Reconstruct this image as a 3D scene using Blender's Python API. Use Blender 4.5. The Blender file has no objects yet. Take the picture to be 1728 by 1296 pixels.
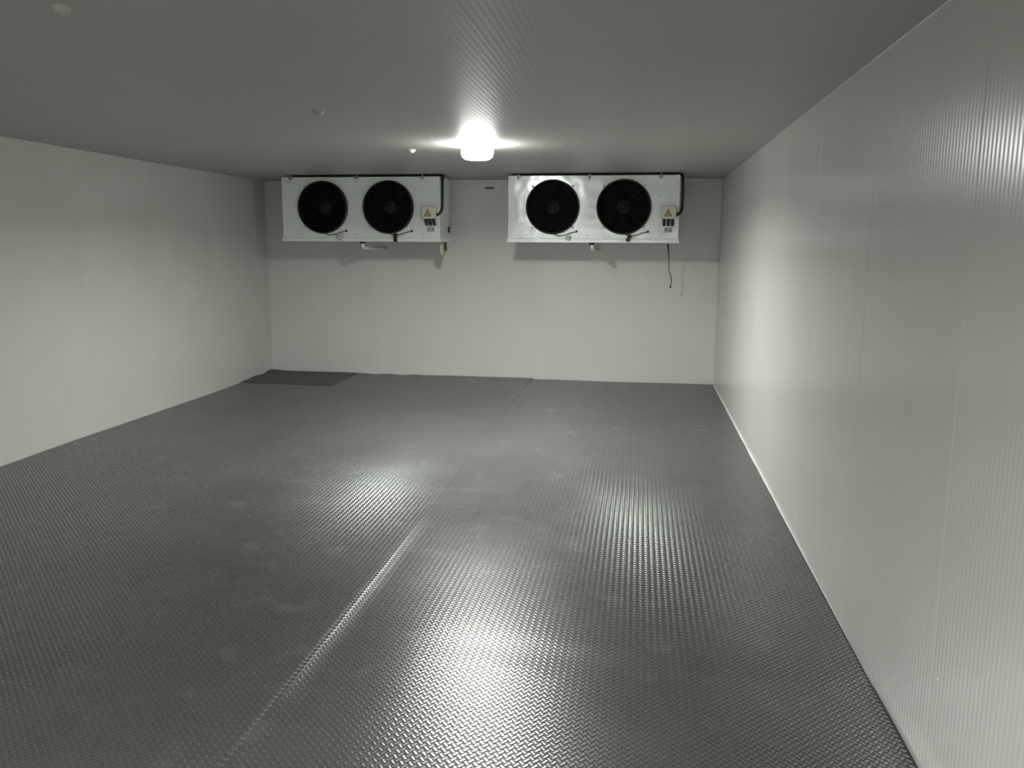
import bpy, bmesh, math, random
import numpy as np
from mathutils import Matrix, Vector, noise

# ---------------------------------------------------------------- camera, world, lamps, exposure
S = bpy.context.scene
COL = S.collection
H = 2.25                      # ceiling height
XL, XR = -4.346, 0.8715       # side walls
YB, YF = 9.44, -1.6           # back wall, wall behind the camera
F_PX, YAW, PITCH, ROLL, EYE = 1406.656, 0.1484, 0.1671, 0.0052, 1.547

cy_, sy_ = math.cos(YAW), math.sin(YAW)
fw = Vector((-sy_ * math.cos(PITCH), cy_ * math.cos(PITCH), -math.sin(PITCH)))
r0 = Vector((cy_, sy_, 0))
u0 = r0.cross(fw)
rr = r0 * math.cos(ROLL) + u0 * math.sin(ROLL)
uu = -r0 * math.sin(ROLL) + u0 * math.cos(ROLL)
cam = bpy.data.cameras.new('camera')
cam.sensor_width = 36.0
cam.lens = F_PX / 1728 * 36.0
cam.clip_start = 0.02
co = bpy.data.objects.new('camera', cam)
COL.objects.link(co)
M = Matrix((rr, uu, -fw)).transposed().to_4x4()
M.translation = (0, 0, EYE)
co.matrix_world = M
S.camera = co

w = bpy.data.worlds.new('world')
w.use_nodes = True
w.node_tree.nodes['Background'].inputs['Color'].default_value = (0, 0, 0, 1)
w.node_tree.nodes['Background'].inputs['Strength'].default_value = 0.0
S.world = w

LAMP_EMISSION = 95.0         # front ceiling lamp's diffuser
LAMP_DOWN = 98.0              # and its downward light
LAMP_COL = (0.985, 1.0, 0.955)


def lamp_light(name, loc, power, radius, spread=180):
    l = bpy.data.lights.new(name, 'AREA')
    l.shape = 'DISK'
    l.size = radius * 2
    l.energy = power
    l.spread = math.radians(spread)
    l.color = LAMP_COL
    o = bpy.data.objects.new(name, l)
    o.location = loc
    COL.objects.link(o)
    return o


# the room's next lamp along the ceiling, behind the photographer
REAR = 132.0
lamp_light('rear_ceiling_light', (-1.0, -0.45, 2.17), REAR, 0.12, 166)

S.view_settings.view_transform = 'Standard'
S.view_settings.look = 'None'
S.view_settings.gamma = 1.0
S.view_settings.use_curve_mapping = False
S.view_settings.exposure = 0.07
S.cycles.max_bounces = 12
S.cycles.diffuse_bounces = 8
S.cycles.glossy_bounces = 6
S.cycles.caustics_reflective = True
S.cycles.blur_glossy = 0.3

random.seed(4)


# ---------------------------------------------------------------- helpers
def nd(nt, kind, **kw):
    n = nt.nodes.new(kind)
    for k, v in kw.items():
        setattr(n, k, v)
    return n


def mat(name, col, rough=0.5, metal=0.0, spec=0.5, coat=0.0, coat_rough=0.1, var=0.0, scale=4.0, bump=0.0, bscale=3.0, rough_var=0.0):
    m = bpy.data.materials.new(name)
    m.use_nodes = True
    nt = m.node_tree
    b = nt.nodes['Principled BSDF']
    b.inputs['Base Color'].default_value = (*col, 1)
    b.inputs['Roughness'].default_value = rough
    b.inputs['Metallic'].default_value = metal
    b.inputs['Specular IOR Level'].default_value = spec
    b.inputs['Coat Weight'].default_value = coat
    b.inputs['Coat Roughness'].default_value = coat_rough
    tc = nd(nt, 'ShaderNodeTexCoord')
    if var > 0 or rough_var > 0:
        n = nd(nt, 'ShaderNodeTexNoise')
        n.inputs['Scale'].default_value = scale
        n.inputs['Detail'].default_value = 4
        nt.links.new(tc.outputs['Object'], n.inputs['Vector'])
        if var > 0:
            r = nd(nt, 'ShaderNodeMapRange')
            r.inputs['From Min'].default_value = 0.3
            r.inputs['From Max'].default_value = 0.7
            r.inputs['To Min'].default_value = 1 - var
            r.inputs['To Max'].default_value = 1 + var
            nt.links.new(n.outputs['Fac'], r.inputs['Value'])
            mx = nd(nt, 'ShaderNodeVectorMath', operation='SCALE')
            mx.inputs[0].default_value = col
            nt.links.new(r.outputs['Result'], mx.inputs['Scale'])
            nt.links.new(mx.outputs['Vector'], b.inputs['Base Color'])
        if rough_var > 0:
            r = nd(nt, 'ShaderNodeMapRange')
            r.inputs['From Min'].default_value = 0.3
            r.inputs['From Max'].default_value = 0.7
            r.inputs['To Min'].default_value = rough - rough_var
            r.inputs['To Max'].default_value = rough + rough_var
            nt.links.new(n.outputs['Fac'], r.inputs['Value'])
            nt.links.new(r.outputs['Result'], b.inputs['Roughness'])
    if bump > 0:
        n = nd(nt, 'ShaderNodeTexNoise')
        n.inputs['Scale'].default_value = bscale
        n.inputs['Detail'].default_value = 1
        nt.links.new(tc.outputs['Object'], n.inputs['Vector'])
        bp = nd(nt, 'ShaderNodeBump')
        bp.inputs['Strength'].default_value = 1.0
        bp.inputs['Distance'].default_value = bump
        nt.links.new(n.outputs['Fac'], bp.inputs['Height'])
        nt.links.new(bp.outputs['Normal'], b.inputs['Normal'])
    return m


def tag(o, label=None, cat=None, group=None, kind=None):
    if label: o['label'] = label
    if cat: o['category'] = cat
    if group: o['group'] = group
    if kind: o['kind'] = kind
    return o


def empty(name, loc=(0, 0, 0), parent=None):
    o = bpy.data.objects.new(name, None)
    o.empty_display_size = 0.1
    o.location = loc
    COL.objects.link(o)
    o.parent = parent
    return o


def link(name, me, m=None, parent=None, smooth=False):
    if m is not None and not me.materials:
        me.materials.append(m)
    if smooth:
        me.polygons.foreach_set('use_smooth', [True] * len(me.polygons))
    o = bpy.data.objects.new(name, me)
    COL.objects.link(o)
    o.parent = parent
    return o


def obj(name, bm, m, parent=None, smooth=False):
    bmesh.ops.recalc_face_normals(bm, faces=bm.faces[:])
    me = bpy.data.meshes.new(name)
    bm.to_mesh(me)
    bm.free()
    return link(name, me, m, parent, smooth)


def add_box(bm, lo, hi, bev=0.0, seg=2):
    c = [(a + b) / 2 for a, b in zip(lo, hi)]
    s = [b - a for a, b in zip(lo, hi)]
    r = bmesh.ops.create_cube(bm, size=1.0, matrix=Matrix.Translation(c) @ Matrix.Diagonal((*s, 1)))
    if bev > 0:
        es = list({e for v in r['verts'] for e in v.link_edges})
        bmesh.ops.bevel(bm, geom=es, offset=bev, segments=seg, profile=0.5, affect='EDGES', clamp_overlap=True)


def add_tube(bm, pts, rad, n=10, caps=True, closed=False):
    P = [Vector(p) for p in pts]
    N = len(P)
    R = rad if isinstance(rad, (list, tuple)) else [rad] * N
    rings = []
    nrm = None
    for i in range(N):
        if closed:
            t = (P[(i + 1) % N] - P[i - 1]).normalized()
        else:
            t = (P[min(i + 1, N - 1)] - P[max(i - 1, 0)]).normalized()
        if nrm is None:
            a = Vector((0, 0, 1)) if abs(t.z) < 0.9 else Vector((1, 0, 0))
            nrm = (a - t * a.dot(t)).normalized()
        else:
            nrm = (nrm - t * nrm.dot(t)).normalized()
        b = t.cross(nrm)
        rings.append([bm.verts.new(P[i] + (nrm * math.cos(2 * math.pi * k / n) + b * math.sin(2 * math.pi * k / n)) * R[i]) for k in range(n)])
    for i in range(N if closed else N - 1):
        A, B = rings[i], rings[(i + 1) % N]
        for k in range(n):
            bm.faces.new((A[k], A[(k + 1) % n], B[(k + 1) % n], B[k]))
    if caps and not closed:
        bm.faces.new(rings[0][::-1])
        bm.faces.new(rings[-1])


def add_lathe(bm, prof, c, axis='z', n=32, cap=True):
    """prof: list of (radius, height along axis)"""
    rings = []
    for r, h in prof:
        ring = []
        for k in range(n):
            a = 2 * math.pi * k / n
            x, y = r * math.cos(a), r * math.sin(a)
            p = (c[0] + x, c[1] + y, c[2] + h) if axis == 'z' else (c[0] + x, c[1] + h, c[2] + y)
            ring.append(bm.verts.new(p))
        rings.append(ring)
    for A, B in zip(rings, rings[1:]):
        for k in range(n):
            bm.faces.new((A[k], A[(k + 1) % n], B[(k + 1) % n], B[k]))
    if cap:
        bm.faces.new(rings[0])
        bm.faces.new(rings[-1])


def curve_pts(ctrl, n=8):
    """Catmull-Rom through control points"""
    P = [Vector(p) for p in ctrl]
    P = [P[0] * 2 - P[1]] + P + [P[-1] * 2 - P[-2]]
    out = []
    for i in range(1, len(P) - 2):
        for k in range(n):
            t = k / n
            out.append(0.5 * ((2 * P[i]) + (P[i + 1] - P[i - 1]) * t + (2 * P[i - 1] - 5 * P[i] + 4 * P[i + 1] - P[i + 2]) * t * t
                              + (3 * P[i] - P[i - 1] - 3 * P[i + 1] + P[i + 2]) * t ** 3))
    out.append(P[-2])
    return out


def grid_mesh(name, X, Y, Z, loop=False):
    """2-D vertex grid (arrays ny x nx) to a quad mesh"""
    ny, nx = X.shape
    v = np.stack([X, Y, Z], -1).reshape(-1, 3)
    i = np.arange(ny * nx).reshape(ny, nx)
    q = np.stack([i[:-1, :-1], i[:-1, 1:], i[1:, 1:], i[1:, :-1]], -1).reshape(-1, 4)
    return poly_mesh(name, v, q)


def poly_mesh(name, v, q):
    me = bpy.data.meshes.new(name)
    v = np.asarray(v, dtype=np.float32)
    q = np.asarray(q, dtype=np.int32)
    k = q.shape[1]
    me.vertices.add(len(v))
    me.vertices.foreach_set('co', v.ravel())
    me.loops.add(q.size)
    me.loops.foreach_set('vertex_index', q.ravel())
    me.polygons.add(len(q))
    me.polygons.foreach_set('loop_start', np.arange(0, q.size, k, dtype=np.int32))
    me.update(calc_edges=True)
    me.validate()
    return me


# ---------------------------------------------------------------- materials
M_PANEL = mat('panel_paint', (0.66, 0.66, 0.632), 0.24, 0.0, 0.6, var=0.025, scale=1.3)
M_PANEL_LEFT = mat('panel_paint_dimmed', (0.60, 0.60, 0.567), 0.27, 0.0, 0.5, var=0.04, scale=1.0)  # panel paint with the left wall's weaker light put into its colour
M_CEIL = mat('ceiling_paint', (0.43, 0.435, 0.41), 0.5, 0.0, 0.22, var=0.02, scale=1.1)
M_CORE = mat('panel_core', (0.5, 0.5, 0.47), 0.8, var=0.02)
M_SUB = mat('subfloor', (0.06, 0.06, 0.055), 0.8, var=0.1)
M_CAULK = mat('white_sealant', (0.72, 0.73, 0.70), 0.45, var=0.05, scale=9)
M_CASE = mat('cooler_casing', (0.80, 0.83, 0.84), 0.2, 0.22, 0.7, bump=0.006, bscale=6.0, var=0.02, scale=6)
M_SIDE = mat('cooler_side', (0.70, 0.72, 0.72), 0.35, 0.2, 0.5, var=0.02)
M_BLACK = mat('black_plastic', (0.008, 0.009, 0.009), 0.45, var=0.1, scale=20)
M_RING = mat('black_wire', (0.006, 0.007, 0.007), 0.6, 0.0, 0.25, var=0.1, scale=20)
M_BLADE = mat('fan_blade_black', (0.004, 0.0045, 0.005), 0.8, 0.0, 0.15, var=0.1, scale=10)
M_HUB = mat('fan_hub_grey', (0.035, 0.038, 0.036), 0.7, 0.0, 0.2, var=0.1, scale=12)
M_FIN = mat('coil_fins', (0.006, 0.0065, 0.0065), 0.8, 0.0, 0.2, var=0.2, scale=30)
M_CHROME = mat('zinc_tab', (0.92, 0.92, 0.9), 0.22, 0.55, var=0.03, scale=30)
M_CREAM = mat('cream_plastic', (0.66, 0.63, 0.52), 0.45, var=0.03, scale=14)
M_WARN = mat('warning_yellow', (0.42, 0.38, 0.20), 0.5, var=0.05, scale=30)
M_INK = mat('warning_ink', (0.09, 0.085, 0.06), 0.5, var=0.05, scale=30)
M_PVC = mat('white_pvc', (0.72, 0.72, 0.66), 0.4, var=0.03, scale=12)
M_BEIGEPIPE = mat('lagged_pipe', (0.50, 0.48, 0.38), 0.6, var=0.08, scale=20)
M_DARKPIPE = mat('dark_lagging', (0.05, 0.045, 0.03), 0.7, var=0.1, scale=20)
M_PLATE = mat('rating_plate', (0.42, 0.44, 0.44), 0.45, var=0.04, scale=25)
M_PLATEINK = mat('rating_print', (0.16, 0.17, 0.17), 0.5, var=0.04, scale=25)
M_TAG = mat('white_tag', (0.46, 0.45, 0.42), 0.55, var=0.04, scale=20)
M_STEEL = mat('bracket_steel', (0.30, 0.31, 0.30), 0.4, 0.7, var=0.05, scale=20)
M_BROWN = mat('brown_tape', (0.10, 0.085, 0.045), 0.6, var=0.08, scale=20)
M_CAP = mat('dull_cap', (0.46, 0.49, 0.42), 0.5, var=0.03, scale=20)
M_LAMPBASE = mat('lamp_base_white', (0.78, 0.78, 0.74), 0.4, var=0.02, scale=10)


def floor_mat(name, dark, pale, r_lo, r_hi, metal, spec=0.5):
    m = mat(name, dark, r_lo, metal, spec)
    nt = m.node_tree
    b = nt.nodes['Principled BSDF']
    geo = nd(nt, 'ShaderNodeTexCoord')
    n1 = nd(nt, 'ShaderNodeTexNoise'); n1.inputs['Scale'].default_value = 1.6; n1.inputs['Detail'].default_value = 5; n1.inputs['Roughness'].default_value = 0.6
    n2 = nd(nt, 'ShaderNodeTexNoise'); n2.inputs['Scale'].default_value = 4.5; n2.inputs['Detail'].default_value = 3; n2.inputs['Roughness'].default_value = 0.5
    for n in (n1, n2):
        nt.links.new(geo.outputs['Object'], n.inputs['Vector'])
    r2 = nd(nt, 'ShaderNodeMapRange')                      # scattered pale scuffs
    r2.inputs['From Min'].default_value = 0.60; r2.inputs['From Max'].default_value = 0.76
    r2.inputs['To Min'].default_value = 0.0; r2.inputs['To Max'].default_value = 0.55
    nt.links.new(n2.outputs['Fac'], r2.inputs['Value'])
    r1 = nd(nt, 'ShaderNodeMapRange')
    r1.inputs['From Min'].default_value = 0.30; r1.inputs['From Max'].default_value = 0.75
    r1.inputs['To Min'].default_value = 0.0; r1.inputs['To Max'].default_value = 0.45
    nt.links.new(n1.outputs['Fac'], r1.inputs['Value'])
    ad = nd(nt, 'ShaderNodeMath', operation='ADD', use_clamp=True)
    nt.links.new(r1.outputs['Result'], ad.inputs[0]); nt.links.new(r2.outputs['Result'], ad.inputs[1])
    mx = nd(nt, 'ShaderNodeMix', data_type='RGBA')
    mx.inputs['A'].default_value = (*dark, 1)
    mx.inputs['B'].default_value = (*pale, 1)
    nt.links.new(ad.outputs['Value'], mx.inputs['Factor'])
    nt.links.new(mx.outputs['Result'], b.inputs['Base Color'])
    rr_ = nd(nt, 'ShaderNodeMapRange')
    rr_.inputs['To Min'].default_value = r_lo; rr_.inputs['To Max'].default_value = r_hi
    nt.links.new(ad.outputs['Value'], rr_.inputs['Value'])
    nt.links.new(rr_.outputs['Result'], b.inputs['Roughness'])
    return m


M_FLOOR = floor_mat('dusty_plate', (0.072, 0.076, 0.069), (0.15, 0.155, 0.144), 0.40, 0.54, 0.0, 0.35)
M_TREAD = floor_mat('worn_treads', (0.088, 0.092, 0.084), (0.18, 0.195, 0.182), 0.31, 0.37, 0.42)
M_TOP = floor_mat('rubbed_tread_tops', (0.30, 0.305, 0.295), (0.34, 0.345, 0.33), 0.24, 0.29, 0.78)
M_DARKPLATE = floor_mat('dark_plate', (0.062, 0.065, 0.060), (0.085, 0.088, 0.081), 0.4, 0.5, 0.1)  # darker plate, for the back-left sheet alone
M_LAMP = bpy.data.materials.new('lamp_diffuser')
M_LAMP.use_nodes = True
_b = M_LAMP.node_tree.nodes['Principled BSDF']
_b.inputs['Base Color'].default_value = (0.8, 0.8, 0.78, 1)
_b.inputs['Emission Color'].default_value = (*LAMP_COL, 1)
_b.inputs['Emission Strength'].default_value = LAMP_EMISSION


# ---------------------------------------------------------------- room shell
PITCH_RIB, AMP = 0.025, 0.00021


def panel_mesh(name, width, length, drop=0.0035, m=0.004, amp=AMP):
    """ribbed sandwich-panel face: width along x, length along y, face towards +z"""
    nr = int(round((width - 2 * m) / PITCH_RIB * 8))
    xs = np.concatenate([[0, m * 0.35, m * 0.7], np.linspace(m, width - m, nr + 1), [width - m * 0.7, width - m * 0.35, width]])
    zx = np.where((xs >= m) & (xs <= width - m), amp * (np.cos((xs - m) / PITCH_RIB * 2 * math.pi) - 1), 0.0)
    zx[[0, -1]] = -drop
    zx[[1, -2]] = -0.25 * drop
    ys = np.array([0, 0.0015, 0.003, 0.006, length - 0.006, length - 0.003, length - 0.0015, length])
    zy = np.array([-0.0035, -0.001, 0, 0, 0, 0, -0.001, -0.0035])
    X, Y = np.meshgrid(xs, ys)
    Z = np.minimum(zx[None, :], 0) + zy[:, None]
    return grid_mesh(name, X, Y, np.maximum(Z, -0.0035))


def wall(name, frame, bounds, height, backing, joint=()):
    """backing: (lo, hi) slab; frame(u0) -> matrix that stands a panel starting at u0"""
    bm = bmesh.new()
    add_box(bm, *backing)
    root = obj(name, bm, M_CORE)
    tag(root, kind='structure')
    cache = {}
    for a, b in zip(bounds, bounds[1:]):
        k = round(b - a, 4)
        if k not in cache:
            cache[k] = panel_mesh('panel', k, height, *joint)
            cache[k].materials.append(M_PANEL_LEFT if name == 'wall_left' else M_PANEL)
            cache[k].polygons.foreach_set('use_smooth', [True] * len(cache[k].polygons))
        o = bpy.data.objects.new('panel', cache[k])
        COL.objects.link(o)
        o.parent = root
        o.matrix_world = frame(a)
    return root


def basis(ex, ey, ez, t):
    m = Matrix((ex, ey, ez)).transposed().to_4x4()
    m.translation = t
    return m


T = 0.08
G = 0.0038      # panels stand this far proud of the slab
ys_r = [YF] + [0.388 + 1.0045 * k for k in range(-1, 9)] + [YB]
ys_r = sorted(y for y in ys_r if YF <= y <= YB)
ys_l = [YF] + [0.05 + 1.0045 * k for k in range(-1, 10)] + [YB]
ys_l = sorted(y for y in ys_l if YF <= y <= YB)
xs_b = [XL] + [-0.041 - 1.0045 * k for k in (4, 3, 2, 1, 0)] + [XR]
# (ex, ey=up, ez=normal) right-handed: right wall ex=-y, back wall ex=+x? n=-y -> ex=+x ; left wall n=+x -> ex=+y ; front n=+y -> ex=-x
wall('wall_right', lambda u: basis((0, -1, 0), (0, 0, 1), (-1, 0, 0), (XR, -u, -0.012)), sorted(-y for y in ys_r), H + 0.012, ((XR + G, YF, 0), (XR + T, YB, H)))
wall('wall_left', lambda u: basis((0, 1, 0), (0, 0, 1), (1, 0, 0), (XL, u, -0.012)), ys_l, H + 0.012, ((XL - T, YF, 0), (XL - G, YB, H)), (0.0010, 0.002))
wall('wall_back', lambda u: basis((1, 0, 0), (0, 0, 1), (0, -1, 0), (u, YB, -0.012)), xs_b, H + 0.012, ((XL - T, YB + G, 0), (XR + T, YB + T, H)), (0.0010, 0.002))
wall('wall_front', lambda u: basis((-1, 0, 0), (0, 0, 1), (0, 1, 0), (-u, YF, 0)), sorted(-x for x in xs_b), H, ((XL - T, YF - T, 0), (XR + T, YF - G, H)))

# ceiling: panels run along the room, with one cross joint at y = 5.05
bm = bmesh.new()
add_box(bm, (XL - T, YF - T, H + G), (XR + T, YB + T, H + T + 0.02))
ceil = obj('ceiling', bm, M_CORE)
tag(ceil, kind='structure')
xs_c = [XL, -3.55, -2.55, -1.55, -0.55, 0.45, XR]
for ya, yb in ((YF, 5.05), (5.05, YB)):
    cache = {}
    for a, b in zip(xs_c, xs_c[1:]):
        k = round(b - a, 4)
        if k not in cache:
            cache[k] = panel_mesh('ceiling_panel', k, yb - ya, 0.0009, 0.002, 0.0002)
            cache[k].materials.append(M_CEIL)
            cache[k].polygons.foreach_set('use_smooth', [True] * len(cache[k].polygons))
        o = bpy.data.objects.new('panel', cache[k])
        COL.objects.link(o)
        o.parent = ceil
        o.matrix_world = basis((-1, 0, 0), (0, 1, 0), (0, 0, -1), (b, ya, H))

# sub-floor slab
bm = bmesh.new()
add_box(bm, (XL - T, YF - T, -0.12), (XR + T, YB + T, -0.016))
floor = obj('floor', bm, M_SUB)
tag(floor, kind='structure')

# white sealant bead along the foot of the right wall
bm = bmesh.new()
pts, rad = [], []
y = 2.9
while y < YB - 0.01:
    pts.append((XR - 0.003, y, 0.001))
    rad.append(0.0006 + 0.0090 * min(1, max(0, (y - 2.9) / 2.6)) * (0.75 + 0.5 * noise.noise((y * 3, 1, 0))))
    y += 0.08
add_tube(bm, pts, rad, 8)
tag(obj('trim_1', bm, M_CAULK, None, True), kind='structure')


for n_, x_, y_end in ((2, XR - 0.001, YB - 0.005), (3, XL + 0.001, YB - 0.005)):
    bm = bmesh.new()
    add_tube(bm, [(x_, y, H - 0.001) for y in np.linspace(YF + 0.01, y_end, 60)], [0.0045 * (1 - 0.8 * min(1, max(0, (y - 3.5) / 3.5))) * (0.8 + 0.5 * noise.noise((y * 2.2, n_, 0))) for y in np.linspace(YF + 0.01, y_end, 60)], 8)
    tag(obj('trim_%d' % n_, bm, M_CAULK, None, True), kind='structure')


# ---------------------------------------------------------------- floor sheets of tread plate
def sm(a, b, t):
    t = np.clip((t - a) / (b - a), 0, 1)
    return t * t * (3 - 2 * t)


def height(x, y, sheet):
    z = 0.0022 * np.sin(x * 2.3 + 0.7 * np.sin(y * 1.1) + 2) * np.sin(y * 1.7 + 1.2)
    z = z + 0.0010 * np.sin(x * 5.1 + y * 2.2 + 4) + 0.0008 * np.sin(y * 4.3 - x * 1.9)
    if sheet == 2:
        # right-hand sheet: its left edge is sprung up a little, with a soft crease across it
        z = z + 0.0005 + (0.0025 + 0.0052 * sm(2.3, 2.7, y) * (1 - sm(4.3, 5.0, y))) * np.clip(1 - (x + 1.180) / 0.085, 0, 1) ** 2
        z = z - 0.0028 * np.exp(-((y - 2.90 + 0.1 * x) / 0.10) ** 2) + 0.010 * (1 - sm(2.95, 3.7, y)) * sm(-1.16, -0.75, x) * (1 - sm(0.35, 0.84, x))
        z = z + 0.005 * sm(0.80, XR, x) * (1 - sm(2.75, 2.95, y))
    if sheet == 1:
        z = z + 0.0032 * (1 - sm(0, 0.10, x + 3.265))
        z = z + sm(9.15, 9.43, y) * (0.014 + 0.005 * np.sin(x * 19) * (x < -2.5) * sm(-3.25, -3.1, x))
    if sheet == 0:
        z = z
    if sheet == 3:
        z = z + 0.0040 + 0.0145 * sm(9.15, 9.43, y) + 0.018 * (1 - sm(-4.34, -4.12, x)) * sm(8.6, 8.75, y) * (0.7 + 0.3 * np.sin(y * 17))
    return z


TP = 0.0275         # tread lattice


def sheet_mesh(x0, x1, y0, y1, s):
    g = 0.04
    xs = np.unique(np.concatenate([np.linspace(x0, x1, max(4, int((x1 - x0) / g))), x0 + np.linspace(0, 0.1, 13)]).round(5))
    ys = np.linspace(y0, y1, max(4, int((y1 - y0) / g)))
    X, Y = np.meshgrid(xs, ys)
    Z = height(X, Y, s)
    # skirt that gives the sheet its thickness
    Xp = np.pad(X, 1, mode='edge'); Yp = np.pad(Y, 1, mode='edge'); Zp = np.pad(Z, 1, mode='edge')
    Zp[0, :] -= 0.003; Zp[-1, :] -= 0.003; Zp[:, 0] -= 0.003; Zp[:, -1] -= 0.003
    return grid_mesh('floor_sheet', Xp, Yp, Zp)


def tread_mesh(x0, x1, y0, y1, s):
    L, W, h = 0.0245, 0.0132, 0.0012
    nx = int((x1 - x0 - 0.012) / (TP / 2)); ny = int((y1 - y0 - 0.012) / (TP / 2))
    I, J = np.meshgrid(np.arange(nx), np.arange(ny))
    keep = (I + J) % 2 == 0
    I, J = I[keep], J[keep]
    cx = x0 + 0.012 + I * TP / 2
    cyy = y0 + 0.012 + J * TP / 2
    vis = (cyy > 1.35) & (cx > -1.83 - (cyy - 2.0) * 0.80 - 0.9)
    I, cx, cyy = I[vis], cx[vis], cyy[vis]
    a = np.where(I % 2 == 0, 0.87, -0.87)
    # a flat top with bevelled flanks, so that the tread catches the lamp like its sheet does
    lb, lt, wt = L * 0.30, L * 0.40, W * 0.325
    dome = wt * math.tan(math.radians(3.5))
    loc = np.array([(-L / 2, 0, 0), (-lb, -W / 2, 0), (lb, -W / 2, 0), (L / 2, 0, 0), (lb, W / 2, 0), (-lb, W / 2, 0),
                    (-lt, -wt, h), (lt, -wt, h), (lt, wt, h), (-lt, wt, h), (-lt, 0, h + dome), (lt, 0, h + dome)])
    c, sn = np.cos(a), np.sin(a)
    vx = cx[:, None] + loc[None, :, 0] * c[:, None] - loc[None, :, 1] * sn[:, None]
    vy = cyy[:, None] + loc[None, :, 0] * sn[:, None] + loc[None, :, 1] * c[:, None]
    vz = height(vx, vy, s) + loc[None, :, 2] - 0.00005
    v = np.stack([vx, vy, vz], -1).reshape(-1, 3)
    fq = np.array([(1, 2, 7, 6), (4, 5, 9, 8), (6, 7, 11, 10), (10, 11, 8, 9)])
    ft = np.array([(0, 1, 6), (0, 6, 10), (0, 10, 9), (0, 9, 5), (3, 7, 2), (3, 11, 7), (3, 8, 11), (3, 4, 8)])
    n = len(cx)
    off = (np.arange(n) * 12)[:, None, None]
    quads = (fq[None] + off).reshape(-1, 4)
    tris = (ft[None] + off).reshape(-1, 3)
    top = np.concatenate([np.tile([0, 0, 1, 1], n), np.zeros(len(tris), dtype=int)]).astype(np.int32)
    me = bpy.data.meshes.new('tread_pattern')
    me.vertices.add(len(v)); me.vertices.foreach_set('co', v.astype(np.float32).ravel())
    li = np.concatenate([quads.ravel(), tris.ravel()]).astype(np.int32)
    me.loops.add(len(li)); me.loops.foreach_set('vertex_index', li)
    ls = np.concatenate([np.arange(len(quads)) * 4, quads.size + np.arange(len(tris)) * 3]).astype(np.int32)
    me.polygons.add(len(ls)); me.polygons.foreach_set('loop_start', ls)
    me.update(calc_edges=True)
    me.polygons.foreach_set('use_smooth', [False] * len(me.polygons))
    for m_ in ((M_DARKPLATE, M_DARKPLATE) if s == 3 else (M_TREAD, M_TOP)):
        me.materials.append(m_)
    me.polygons.foreach_set('material_index', top)
    return me


for s, (x0, x1, y0, y1) in enumerate([(XL + 0.006, -3.250, YF + 0.01, 9.42), (-3.265, -1.168, YF + 0.01, YB - 0.006),
                                      (-1.180, XR - 0.0005, YF + 0.01, YB - 0.006), (XL + 0.004, -3.256, 8.60, YB - 0.004)]):
    sh = link('floor_sheet', sheet_mesh(x0, x1, y0, y1, s), M_DARKPLATE if s == 3 else M_FLOOR, floor, True)
    tag(link('tread_pattern', tread_mesh(x0, x1, y0, y1, s), None, sh), kind='stuff')


# ---------------------------------------------------------------- ceiling lamp
LX, LY = -1.172, 6.09
lamp = empty('ceiling_lamp', (LX, LY, H))
tag(lamp, 'glowing white round bulkhead lamp on the ceiling in front of the coolers', 'lamp')
bm = bmesh.new()
add_lathe(bm, [(0.132, 0.001), (0.134, -0.003), (0.131, -0.008), (0.122, -0.010)], (0, 0, 0), n=48)
obj('lamp_base', bm, M_LAMPBASE, lamp, True)
bm = bmesh.new()
add_lathe(bm, [(0.110, -0.0105), (0.116, -0.030), (0.118, -0.055), (0.114, -0.078), (0.103, -0.096), (0.085, -0.107), (0.055, -0.112), (0.015, -0.1135)], (0, 0, 0), n=48)
obj('diffuser', bm, M_LAMP, lamp, True)
bm = bmesh.new()
add_tube(bm, curve_pts([(-0.128, 0.0, -0.006), (-0.15, 0.0, -0.012), (-0.19, 0.01, -0.004), (-0.23, 0.012, 0.004)], 6), 0.004, 8)
obj('cable', bm, M_PVC, lamp, True)
# the lamp throws most of its light straight down
lamp_light('ceiling_lamp_light', (LX, LY, H - 0.118), LAMP_DOWN, 0.065, 166)


# ---------------------------------------------------------------- bolt caps in the ceiling
def bolt_cap(x, y, label, m):
    t = empty('ceiling_bolt_cap', (x, y, H))
    tag(t, label, 'bolt cap', 'bolt caps on the ceiling')
    bm = bmesh.new()
    add_lathe(bm, [(0.027, 0.001), (0.027, -0.004), (0.024, -0.012), (0.017, -0.019), (0.008, -0.023), (0.002, -0.0238)], (0, 0, 0), n=24)
    obj('cap', bm, m, t, True)
    bm = bmesh.new()
    add_lathe(bm, [(0.034, 0.001), (0.034, -0.002), (0.028, -0.0028)], (0, 0, 0), n=24)
    obj('washer', bm, m, t, True)


bolt_cap(-1.745, 6.416, 'small white domed bolt cap on the ceiling just left of the glowing lamp', M_PVC)
bolt_cap(-1.745, 4.502, 'small grey bolt cap on the bare ceiling nearer than the lamp', M_CEIL)
bolt_cap(-1.759, 2.455, 'white bolt cap on the ceiling in the dim upper left corner of the view', M_CAP)


# ---------------------------------------------------------------- evaporator units
UW, UH, UD = 1.717, 0.665, 0.42
FANS = (0.455, 1.170)
FZ, FR = 0.356, 0.270


def circle_edges(bm, cx, cz, r, y, n=64):
    vs = [bm.verts.new((cx + r * math.cos(2 * math.pi * k / n), y, cz + r * math.sin(2 * math.pi * k / n))) for k in range(n)]
    return [bm.edges.new((vs[k], vs[(k + 1) % n])) for k in range(n)]


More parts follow.
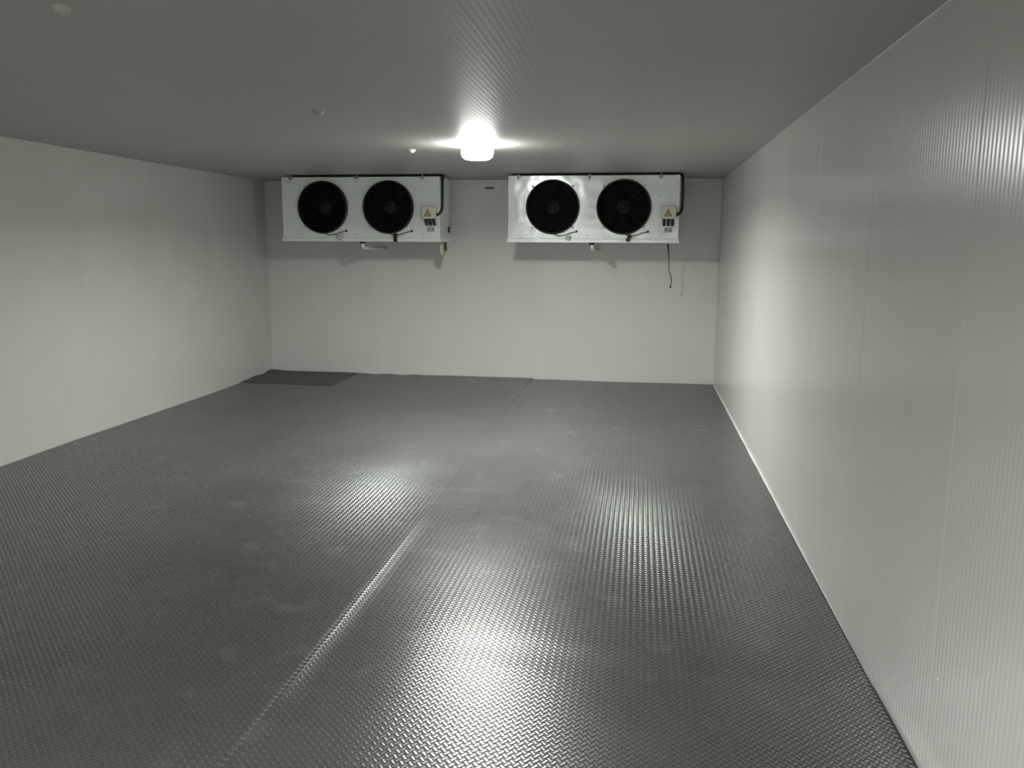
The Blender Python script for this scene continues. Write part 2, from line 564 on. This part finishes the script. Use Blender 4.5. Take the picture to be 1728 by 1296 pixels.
def make_unit(loc):
    u = empty('evaporator_cooler', loc)
    # front panel with two round openings
    bm = bmesh.new()
    vs = [bm.verts.new(p) for p in ((0, 0, 0.03), (UW, 0, 0.03), (UW, 0, UH), (0, 0, UH))]
    es = [bm.edges.new((vs[i], vs[(i + 1) % 4])) for i in range(4)]
    for fx in FANS:
        es += circle_edges(bm, fx, FZ, FR - 0.012, 0)
    bmesh.ops.triangle_fill(bm, edges=es, use_beauty=True, normal=(0, -1, 0))
    ext = bmesh.ops.extrude_face_region(bm, geom=bm.faces[:])
    bmesh.ops.translate(bm, verts=[v for v in ext['geom'] if isinstance(v, bmesh.types.BMVert)], vec=(0, 0.012, 0))
    obj('front_panel', bm, M_CASE, u)
    # body behind it: sides, top, bottom and coil block
    bm = bmesh.new()
    add_box(bm, (0.0, 0.0125, 0.03), (0.004, UD, UH))
    add_box(bm, (UW - 0.004, 0.0125, 0.03), (UW, UD, UH))
    add_box(bm, (0.0045, 0.0125, UH - 0.004), (UW - 0.0045, UD, UH))
    obj('side_casing', bm, M_SIDE, u)
    bm = bmesh.new()
    add_box(bm, (0.006, 0.20, 0.045), (UW - 0.006, UD - 0.01, UH - 0.006))
    for k in range(110):
        x = 0.03 + k * (UW - 0.06) / 109
        add_box(bm, (x - 0.001, 0.192, 0.05), (x + 0.001, 0.1995, UH - 0.01))
    tag(obj('coil_block', bm, M_FIN, u), kind='stuff')
    # drip tray
    bm = bmesh.new()
    add_box(bm, (-0.014, -0.014, 0.0), (UW + 0.010, UD + 0.004, 0.042), 0.005, 2)
    obj('drip_tray', bm, M_CASE, u)
    # fans
    for i, fx in enumerate(FANS):
        bm = bmesh.new()                                    # shroud: rolled ring and cone behind the grille
        add_lathe(bm, [(FR + 0.002, -0.001), (FR + 0.004, -0.010), (FR, -0.040), (FR - 0.006, -0.046), (FR - 0.013, -0.040), (FR - 0.013, 0.16), (FR - 0.009, 0.16), (FR - 0.0125, 0.0)], (fx, 0, FZ), 'y', 64, cap=False)
        fan = obj('fan_shroud', bm, M_BLACK, u, True)
        bm = bmesh.new()
        for b in range(5):
            a0 = b * 2 * math.pi / 5 + 0.3 + i * 0.5
            rows = []
            for t in np.linspace(0, 1, 7):
                r = 0.075 + t * (FR - 0.105)
                half = 0.42 - 0.05 * t
                sweep = 0.25 * t
                rows.append([bm.verts.new((fx + r * math.cos(a0 + sweep + d * half), 0.095 - d * 0.035 * (1 - 0.3 * t), FZ + r * math.sin(a0 + sweep + d * half))) for d in (-1, -0.5, 0, 0.5, 1)])
            for A, B in zip(rows, rows[1:]):
                for k in range(4):
                    bm.faces.new((A[k], A[k + 1], B[k + 1], B[k]))
            obj('fan_blade', bm, M_BLADE, fan, True)
            bm = bmesh.new()
        add_lathe(bm, [(0.068, 0.14), (0.068, 0.035), (0.062, 0.024), (0.03, 0.019), (0.004, 0.018)], (fx, 0, FZ), 'y', 32)
        obj('fan_hub', bm, M_HUB, fan, True)
        bm = bmesh.new()                                    # wire finger guard
        for k in range(12):
            r = 0.035 + k * (FR - 0.045) / 11.5
            yy = -0.040 - 0.012 * (1 - (r / FR) ** 2)
            add_tube(bm, [(fx + r * math.cos(t * math.pi / 20), yy, FZ + r * math.sin(t * math.pi / 20)) for t in range(40)], 0.0026, 5, closed=True)
        for k in range(4):
            a = math.pi / 4 + k * math.pi / 2
            ps = []
            for t in np.linspace(0.03, FR - 0.004, 7):
                ps.append((fx + t * math.cos(a), -0.044 - 0.012 * (1 - (t / FR) ** 2), FZ + t * math.sin(a)))
            add_tube(bm, ps, 0.0032, 6)
        add_lathe(bm, [(0.036, -0.049), (0.036, -0.055), (0.004, -0.056)], (fx, 0, FZ), 'y', 24)
        tag(obj('fan_guard', bm, M_RING, fan, True), kind='stuff')
        for k in range(4):                                  # bright fixing tabs round the ring
            a = math.pi / 4 + k * math.pi / 2
            bm = bmesh.new()
            ca, sa = math.cos(a), math.sin(a)
            for r0_, r1_, hw, y0_, y1_ in ((FR - 0.004, FR + 0.032, 0.011, -0.006, 0.0),):
                m4 = Matrix(((ca, 0, -sa, fx), (0, 1, 0, 0), (sa, 0, ca, FZ), (0, 0, 0, 1)))
                before = set(bm.verts)
                add_box(bm, (r0_, y0_, -hw), (r1_, y1_ - 0.0005, hw), 0.002, 2)
                add_lathe(bm, [(0.011, -0.006), (0.0105, -0.010), (0.008, -0.0135), (0.004, -0.0155), (0.001, -0.016)], (FR + 0.018, 0, 0), 'y', 14)
                bmesh.ops.transform(bm, matrix=m4, verts=[v for v in bm.verts if v not in before])
            obj('fixing_tab', bm, M_CHROME, fan, True)
    # junction box, its glands and warning triangle
    bm = bmesh.new()
    add_box(bm, (1.532, -0.062, 0.236), (1.686, -0.0005, 0.366), 0.010, 3)
    jb = obj('junction_box', bm, M_CREAM, u)
    for sx in (1.545, 1.673):
        for sz in (0.249, 0.353):
            bm = bmesh.new()
            add_lathe(bm, [(0.007, -0.0621), (0.007, -0.0645), (0.004, -0.065)], (sx, 0, sz), 'y', 12)
            obj('screw', bm, M_PLATE, jb, True)
    for k in range(3):
        bm = bmesh.new()
        x = 1.572 + k * 0.041
        lean = 0.016 if loc[0] < -2 else 0.0
        add_tube(bm, [(x, -0.034, 0.2355), (x + lean * .2, -0.034, 0.215), (x + lean * .6, -0.034, 0.190), (x + lean, -0.034, 0.172), (x + lean, -0.034, 0.166)],
                 [0.0155, 0.0155, 0.0150, 0.0135, 0.007], 14)
        obj('cable_gland', bm, M_BLACK, jb, True)
    tx, tz = (1.600 if loc[0] < -2 else 1.608), 0.262
    def tri(bm, sc, y0, y1):
        cxz = (tx, tz + 0.026)
        P = [(cxz[0] + sc * px, cxz[1] + sc * pz) for px, pz in ((-0.040, -0.026), (0.040, -0.026), (0.0, 0.052))]
        a = [bm.verts.new((x, y0, z)) for x, z in P]
        b = [bm.verts.new((x, y1, z)) for x, z in P]
        bm.faces.new(a); bm.faces.new(b[::-1])
        for i in range(3):
            bm.faces.new((a[i], a[(i + 1) % 3], b[(i + 1) % 3], b[i]))
    bm = bmesh.new(); tri(bm, 1.0, -0.0632, -0.0621)
    obj('warning_border', bm, M_INK, jb)
    bm = bmesh.new(); tri(bm, 0.74, -0.0640, -0.0631)
    obj('warning_triangle', bm, M_WARN, jb)
    bm = bmesh.new()
    zz = [(0.004, 0.030), (-0.008, 0.006), (0.000, 0.006), (-0.004, -0.014), (0.009, 0.012), (0.001, 0.012), (0.009, 0.030)]
    a = [bm.verts.new((tx + x, -0.0648, tz + 0.024 + z)) for x, z in zz]
    b = [bm.verts.new((tx + x, -0.0639, tz + 0.024 + z)) for x, z in zz]
    bm.faces.new(a); bm.faces.new(b[::-1])
    for i in range(len(zz)):
        bm.faces.new((a[i], a[(i + 1) % len(zz)], b[(i + 1) % len(zz)], b[i]))
    obj('lightning_bolt', bm, M_INK, jb)
    # hose loop from the roof down the right-hand end into the box
    bm = bmesh.new()
    hx = UW + 0.024
    add_tube(bm, curve_pts([(hx - 0.03, 0.22, UH + 0.008), (hx - 0.006, 0.08, UH + 0.006), (hx, 0.02, UH - 0.03), (hx + 0.004, 0.0, UH - 0.15), (hx + 0.002, -0.012, 0.36), (hx - 0.008, -0.024, 0.31), (hx - 0.030, -0.031, 0.285), (1.688, -0.033, 0.278)], 6), 0.014, 12)
    obj('conduit_hose', bm, M_BLACK, u, True)
    # rating plate
    bm = bmesh.new()
    add_box(bm, (1.576, -0.0022, 0.105), (1.657, -0.0002, 0.155))
    rp = obj('rating_plate', bm, M_PLATE, u)
    bm = bmesh.new()
    for k in range(5):
        z = 0.148 - k * 0.009
        add_box(bm, (1.581, -0.0026, z - 0.0018), (1.652 if k < 1 else 1.622 + 0.004 * (k % 2), -0.0020, z + 0.0018))
    add_box(bm, (1.630, -0.0026, 0.112), (1.648, -0.0020, 0.134))
    tag(obj('fine_print', bm, M_PLATEINK, rp), kind='stuff')
    # small panel screws
    for x, z in ((0.81, 0.075), (1.54, 0.072), (1.53, 0.46), (0.06, 0.62), (0.20, 0.075)):
        bm = bmesh.new()
        add_lathe(bm, [(0.006, -0.0002), (0.006, -0.003), (0.003, -0.004)], (x, 0, z), 'y', 10)
        obj('panel_screw', bm, M_STEEL, u, True)
    # hanging brackets along the top edge
    for x in (0.105, 0.825, 1.530):
        bm = bmesh.new()
        add_box(bm, (x - 0.022, -0.006, UH - 0.020), (x + 0.022, -0.0006, UH + 0.003), 0.002, 1)
        add_box(bm, (x - 0.020, -0.006, UH + 0.0005), (x + 0.020, 0.12, UH + 0.005))
        add_tube(bm, [(x, 0.02, UH + 0.005), (x, 0.02, UH + 0.0295)], 0.006, 8)
        add_tube(bm, [(x - 0.002, -0.010, UH - 0.004), (x - 0.004, -0.010, UH - 0.040)], 0.006, 8)
        obj('hanging_bracket', bm, M_STEEL, u)
    # drain: black nut, white elbow and pipe to the wall
    bm = bmesh.new()
    add_lathe(bm, [(0.028, -0.0002), (0.028, -0.020), (0.020, -0.021)], (0.855, 0.06, 0), 'z', 8)
    nut = obj('drain_nut', bm, M_BLACK, u)
    bm = bmesh.new()
    back = YB - loc[1] - 0.002
    add_tube(bm, curve_pts([(0.858, 0.06, -0.021), (0.859, 0.06, -0.05), (0.860, 0.075, -0.062), (0.862, 0.12, -0.068), (0.866, 0.45, -0.072), (0.870, back, -0.076)], 6), 0.017, 14)
    obj('drain_pipe', bm, M_PVC, u, True)
    # fan leads
    for i, fx in enumerate(FANS):
        bm = bmesh.new()
        add_tube(bm, curve_pts([(fx + 0.01, -0.040, FZ - FR + 0.006), (fx + 0.06, -0.052, FZ - FR - 0.016), (fx + 0.12, -0.045, FZ - FR - 0.012), (fx + 0.19, -0.022, FZ - FR + 0.012), (fx + 0.245, -0.010, FZ - FR + 0.025)], 6), 0.0042, 8)
        add_lathe(bm, [(0.011, -0.0004), (0.011, -0.012), (0.006, -0.018)], (fx + 0.247, 0, FZ - FR + 0.026), 'y', 12)
        obj('fan_lead', bm, M_BLACK, u, True)
    return u


UZ = 1.557
left = make_unit((-3.766, 8.6, UZ))
tag(left, 'left white twin fan evaporator cooler with lagged pipe under its right end', 'cooler', 'evaporator coolers on the back wall')
right = make_unit((-1.333, 8.6, UZ))
tag(right, 'right white twin fan evaporator cooler beside the right wall, above a hanging wire', 'cooler', 'evaporator coolers on the back wall')


def plate(u, fx, dx, w, h, z, m, tilt, name, dark=False):
    bm = bmesh.new()
    add_box(bm, (-w / 2, -0.030, -h), (w / 2, -0.024 if not dark else -0.002, 0.0), 0.004 if dark else 0.001, 2)
    if dark:
        add_lathe(bm, [(w * 0.36, -0.012 - 0.012), (w * 0.36, -0.012 + 0.010)], (0, 0, -h * 0.2), 'y', 12)
    bmesh.ops.transform(bm, matrix=Matrix.Translation((fx + dx, -0.014, z)) @ Matrix.Rotation(tilt, 4, 'Y'), verts=bm.verts)
    obj(name, bm, m, u)


base = FZ - FR
plate(left, FANS[0], 0.185, 0.048, 0.075, base + 0.004, M_TAG, 0.03, 'paper_tag')
plate(left, FANS[1], 0.075, 0.036, 0.086, base + 0.000, M_BLACK, 0.0, 'lead_connector', True)
plate(right, FANS[0], 0.170, 0.052, 0.052, base - 0.010, M_TAG, 0.35, 'paper_tag')
plate(right, FANS[1], 0.075, 0.038, 0.075, base - 0.004, M_BLACK, 0.45, 'lead_connector', True)

# lagged suction pipe under the right end of the left unit
bm = bmesh.new()
back = YB - 8.6 - 0.002
add_tube(bm, curve_pts([(1.672, 0.24, -0.0005), (1.672, 0.24, -0.06), (1.672, 0.243, -0.105), (1.672, 0.265, -0.130), (1.672, 0.31, -0.136), (1.672, 0.335, -0.110), (1.672, 0.34, -0.06), (1.672, 0.34, -0.0005)], 6), 0.020, 14)
tag(obj('suction_pipe', bm, M_BEIGEPIPE, left, True), 'beige lagged pipe')
bm = bmesh.new()
add_tube(bm, [(1.712, 0.26, -0.0005), (1.712, 0.26, -0.09)], 0.013, 12)
tag(obj('liquid_pipe', bm, M_DARKPIPE, left, True), 'dark lagged pipe')
bm = bmesh.new()
add_box(bm, (UW + 0.0005, 0.36, 0.10), (UW + 0.014, 0.405, 0.165), 0.004, 2)
obj('side_latch', bm, M_BLACK, left)

# ---------------------------------------------------------------- loose wire below the right unit
wc = [(0.2986, 9.020, 1.5565), (0.3037, 9.030, 1.5106), (0.3143, 9.070, 1.4238), (0.3223, 9.110, 1.3235), (0.3232, 9.130, 1.2666), (0.3429, 9.150, 1.2222), (0.3564, 9.165, 1.1586), (0.3534, 9.170, 1.1267), (0.3470, 9.170, 1.0950)]
W0 = Vector(wc[0])
wire = empty('hanging_wire', W0)
tag(wire, 'thin black loose wire hanging below the right cooler', 'wire')
bm = bmesh.new()
add_tube(bm, [p - W0 for p in curve_pts(wc, 6)], 0.0042, 8)
obj('cord', bm, M_BLACK, wire, True)
bm = bmesh.new()
add_lathe(bm, [(0.003, 0.012), (0.008, 0.006), (0.008, -0.012), (0.003, -0.016)], Vector(wc[-1]) - W0, 'z', 10)
obj('wire_end', bm, M_BLACK, wire, True)
bm = bmesh.new()
add_tube(bm, [p - W0 for p in curve_pts(wc, 4)[1:9:2]], [0.007, 0.009, 0.007, 0.005], 8)
obj('taped_joint', bm, M_BLACK, wire, True)

# ---------------------------------------------------------------- marks on the walls
bm = bmesh.new()
add_box(bm, (-0.052, -0.004, -0.011), (0.052, 0.0, 0.011), 0.0015, 1)
o = obj('tape_strip', bm, M_BROWN)
o.location = (-1.678, YB - 0.0005, 2.158)
tag(o, 'short brown tape strip high on the back wall between the two coolers', 'tape')
bm = bmesh.new()
add_lathe(bm, [(0.007, 0.0), (0.007, -0.002), (0.0045, -0.004), (0.001, -0.0045)], (0, 0, 0), 'y', 12)
o = obj('rivet_head', bm, M_PVC, None, True)
o.rotation_euler = (0, 0, -math.pi / 2)
o.location = (XR, 2.338, 0.34)
tag(o, 'tiny white rivet head low on the right wall near the floor', 'rivet')
